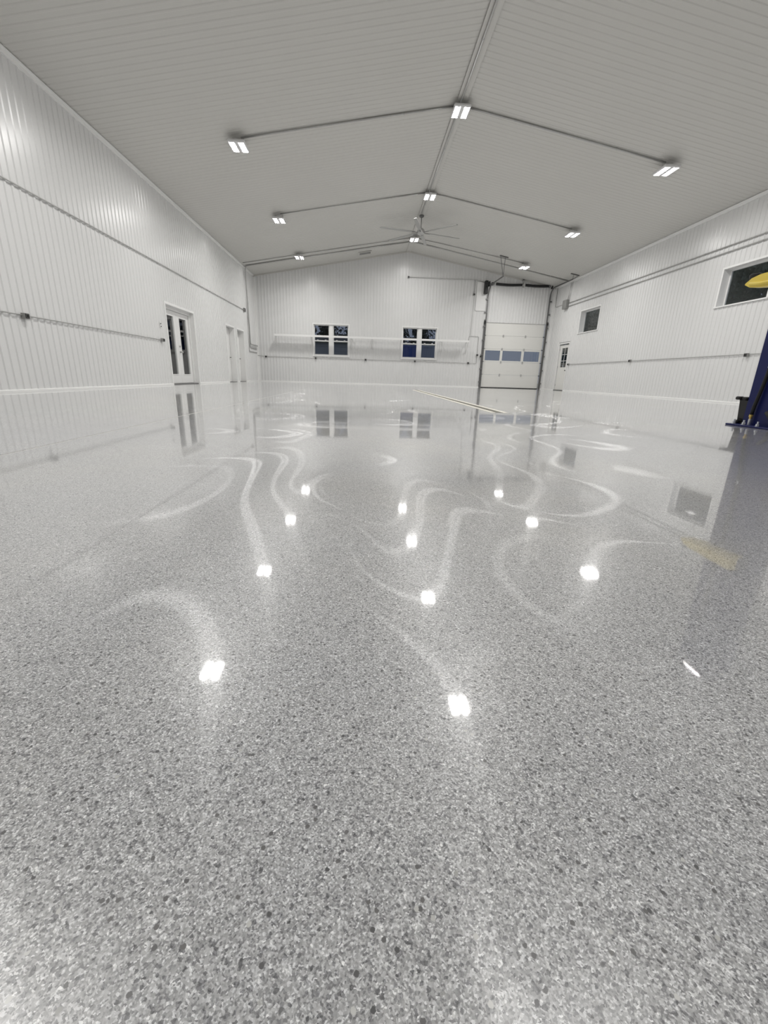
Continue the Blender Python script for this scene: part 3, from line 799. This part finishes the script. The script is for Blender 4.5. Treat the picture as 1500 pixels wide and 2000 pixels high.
# black cylinder guard plate with its two pads at the far edge
gd = MB().prism([(4.585, 0.018), (4.66, 0.018), (4.665, 0.05), (4.695, 0.255), (4.68, 0.262), (4.585, 0.262)], 4.13, 4.145, 'x').build('guard_plate', 'black_steel', e)
MB().bevel_box(4.11, 4.17, 4.685, 4.745, 0.266, 0.302, 0.008).build('pad', 'black_rubber', gd)
MB().tube([(4.14, 4.70, 0.262), (4.14, 4.60, 0.262)], 0.010, 8).build('pin', 'black_steel', gd, True)
MB().bevel_box(4.10, 4.16, 4.585, 4.645, 0.268, 0.300, 0.008).build('pad', 'black_rubber', gd)
MB().tube([(4.12, 4.665, 0.020), (4.12, 4.62, 0.060)], 0.020, 8).build('foot_stop', 'black_rubber', gd)
# carriage and raised arm
MB().box(PX0 + t, PX1 + 0.05, PY0 + t, PY1 - t, 1.28, 1.95).build('carriage', 'black_steel', e)
arm = MB().prism([(4.10, 1.345), (4.66, 1.372), (4.80, 1.392), (4.868, 1.425), (4.868, 1.438), (4.80, 1.478), (4.70, 1.497), (4.10, 1.512)], 3.995, 4.105, 'x').build('arm', 'yellow_paint', e)
MB().tube([(3.993, 4.10, 1.385), (3.993, 4.66, 1.405), (3.993, 4.80, 1.425)], 0.021, 8).build('arm_rib', 'yellow_paint', arm, True)
MB().tube([(4.06, 4.83, 1.450), (4.06, 4.83, 1.515), (4.06, 4.83, 1.528)], [0.045, 0.058, 0.045], 14).build('arm_pad', 'black_rubber', arm, True)
MB().box(4.06, 4.20, 4.10, 4.30, 1.36, 1.50).build('arm_knuckle', 'black_steel', arm)

# ------------------------------------------------------------------ outside
g = structure('ground', 'dark grass outside the building')
MB().add([(-90, -60, -0.13), (110, -60, -0.13), (110, 130, -0.13), (-90, 130, -0.13)], [(0, 1, 2, 3)]).build('ground_surface', 'grass', g)
an = structure('wall_annex', 'unlit room beyond the double door', (-8, 15, 0))
q = MB()
for b in ((-9.6, -9.5, 10.5, 22.5, 0, 2.9), (-9.5, -5.75, 10.5, 10.6, 0, 2.9), (-9.5, -5.75, 22.4, 22.5, 0, 2.9), (-9.6, -5.75, 10.5, 22.5, 2.9, 3.0), (-9.6, -5.75, 10.5, 22.5, -0.12, -0.01)): q.box(*b)
q.build('annex_lining', 'annex_paint', an)

def container(name, label, x0, x1, y0, y1, h, mat):
    e = empty(name, ((x0 + x1) / 2, (y0 + y1) / 2, -0.13)); tag(e, label, 'container')
    q = MB(); n = int((x1 - x0 - 0.2) / 0.28); s = (x1 - x0 - 0.2) / n; pr = []
    for k in range(n):
        a = x0 + 0.1 + k * s; pr += [(a, y0 + 0.05), (a + s * 0.25, y0 + 0.05), (a + s * 0.5, y0 + 0.01), (a + s * 0.75, y0 + 0.01)]
    pr += [(x1 - 0.1, y0 + 0.05), (x1 - 0.1, y1), (x0 + 0.1, y1)]
    q.prism(pr, -0.05, h - 0.12, 'z'); q.build('corrugated_shell', mat, e)
    f = MB()
    for x in (x0, x1 - 0.1): f.box(x, x + 0.1, y0, y0 + 0.12, -0.13, h)
    f.box(x0, x1, y0, y0 + 0.12, h - 0.12, h); f.box(x0, x1, y0, y0 + 0.12, -0.13, 0.03)
    f.build('corner_frame', mat, e)
    MB().box(x0, x1, y0 + 0.12, y1, h - 0.12, h - 0.02).build('container_roof', mat, e)
container('shipping_container', 'saturated blue container seen through nearest twin window pane', 2.45, 3.80, 33.0, 39.0, 2.62, 'container_blue')
container('shipping_container', 'grey blue container seen through the twin window beside overhead door', 3.90, 6.40, 33.4, 39.4, 2.66, 'container_grey')
e = empty('grey_shed', (-2.3, 35, -0.13)); tag(e, 'low grey shed seen through the dark twin window', 'shed')
for k in range(9):
    z = -0.12 + k * 0.31
    MB().box(-6.0, 1.5, 33.6, 33.64, z, z + 0.30).build('board', 'shed_grey', e)
MB().box(-6.0, 1.5, 33.64, 37.0, -0.13, 2.66).build('body', 'shed_grey', e)
MB().prism([(33.4, 2.66), (37.2, 2.66), (37.2, 3.3), (33.4, 2.78)], -6.2, 1.7, 'x').build('roof', 'dark_cover', e)

def leaf_mesh(n, rx, rz, seed, mat):
    rnd = random.Random(seed); q = MB()
    blobs = [(rnd.gauss(0, 0.45) * rx, rnd.gauss(0, 0.45) * rx, rnd.uniform(-0.75, 0.75) * rz, rnd.uniform(0.28, 0.5)) for _ in range(26)]
    for _ in range(n):
        bx, by, bz, br = rnd.choice(blobs)
        d = Vector((rnd.gauss(0, 1), rnd.gauss(0, 1), rnd.gauss(0, 1))).normalized() * (rnd.random() ** 0.4)
        c = Vector((bx + d.x * br * rx, by + d.y * br * rx, bz + d.z * br * rz * 0.8))
        a = Vector((rnd.gauss(0, 1), rnd.gauss(0, 1), rnd.gauss(0, 1))).normalized(); b = a.orthogonal().normalized()
        s = rnd.uniform(0.10, 0.20)
        q.add([c - a * s, c - b * s * 0.45 + a * s * .1, c + a * s, c + b * s * 0.45 + a * s * .1], [(0, 1, 2, 3)])
    me = bpy.data.meshes.new('foliage'); me.from_pydata(q.v, [], q.f); me.update(); me.materials.append(MATS[mat]); return me
LEAF = [leaf_mesh(8000, 2.6, 3.4, 11, 'leaf_dark'), leaf_mesh(8000, 2.6, 3.2, 12, 'leaf_dark'), leaf_mesh(6000, 2.6, 3.4, 13, 'leaf_mid'), leaf_mesh(6000, 2.6, 3.2, 14, 'leaf_mid')]
def tree(label, x, y, base, k, s=1.0):
    e = empty('tree', (x, y, -0.13)); tag(e, label, 'tree', 'trees outside the windows')
    zc = base + 3.0 * s
    MB().tube([(x, y, -0.13), (x + 0.1, y, 1.5), (x - 0.05, y + 0.1, base + 1.0), (x, y, zc + 1.0)], [0.24 * s, 0.18 * s, 0.13 * s, 0.04], 8).build('trunk', 'bark', e, True)
    for j in range(4):
        a = j * 1.7 + k; MB().tube([(x, y, base + 0.7 + j * 0.4), (x + math.cos(a) * 1.3 * s, y + math.sin(a) * 1.3 * s, base + 1.9 + j * 0.5)], [0.07, 0.025], 6).build('branch', 'bark', e, True)
    f = bpy.data.objects.new('foliage', LEAF[k % 4]); COL.objects.link(f); f.parent = e; f['kind'] = 'stuff'
    f.location = (0, 0, zc + 0.13); f.scale = (s, s, s); f.rotation_euler = (0, 0, k * 1.3)
for x, y, k, sc, l in ((-3.7, 45, 0, 1.15, 'dark tree right behind the grey shed'), (0.8, 50, 1, 1.15, 'tree behind the gap between shed and containers'), (5.3, 45.5, 0, 1.1, 'tree behind the two containers')):
    tree(l, x, y, 1.4, k, sc)
for x, y, k, sc, l in ((20.0, 22.8, 2, 1.15, 'dark tree outside large high window, nearer the viewpoint'), (22.3, 28.9, 3, 1.2, 'dark tree outside large high window, farther away'),
                       (21.9, 44.0, 2, 1.2, 'dark tree outside small high window, nearer the viewpoint'), (25.2, 53.0, 3, 1.3, 'dark tree outside small high window, farther away')):
    tree(l, x, y, 0.9, k, sc)
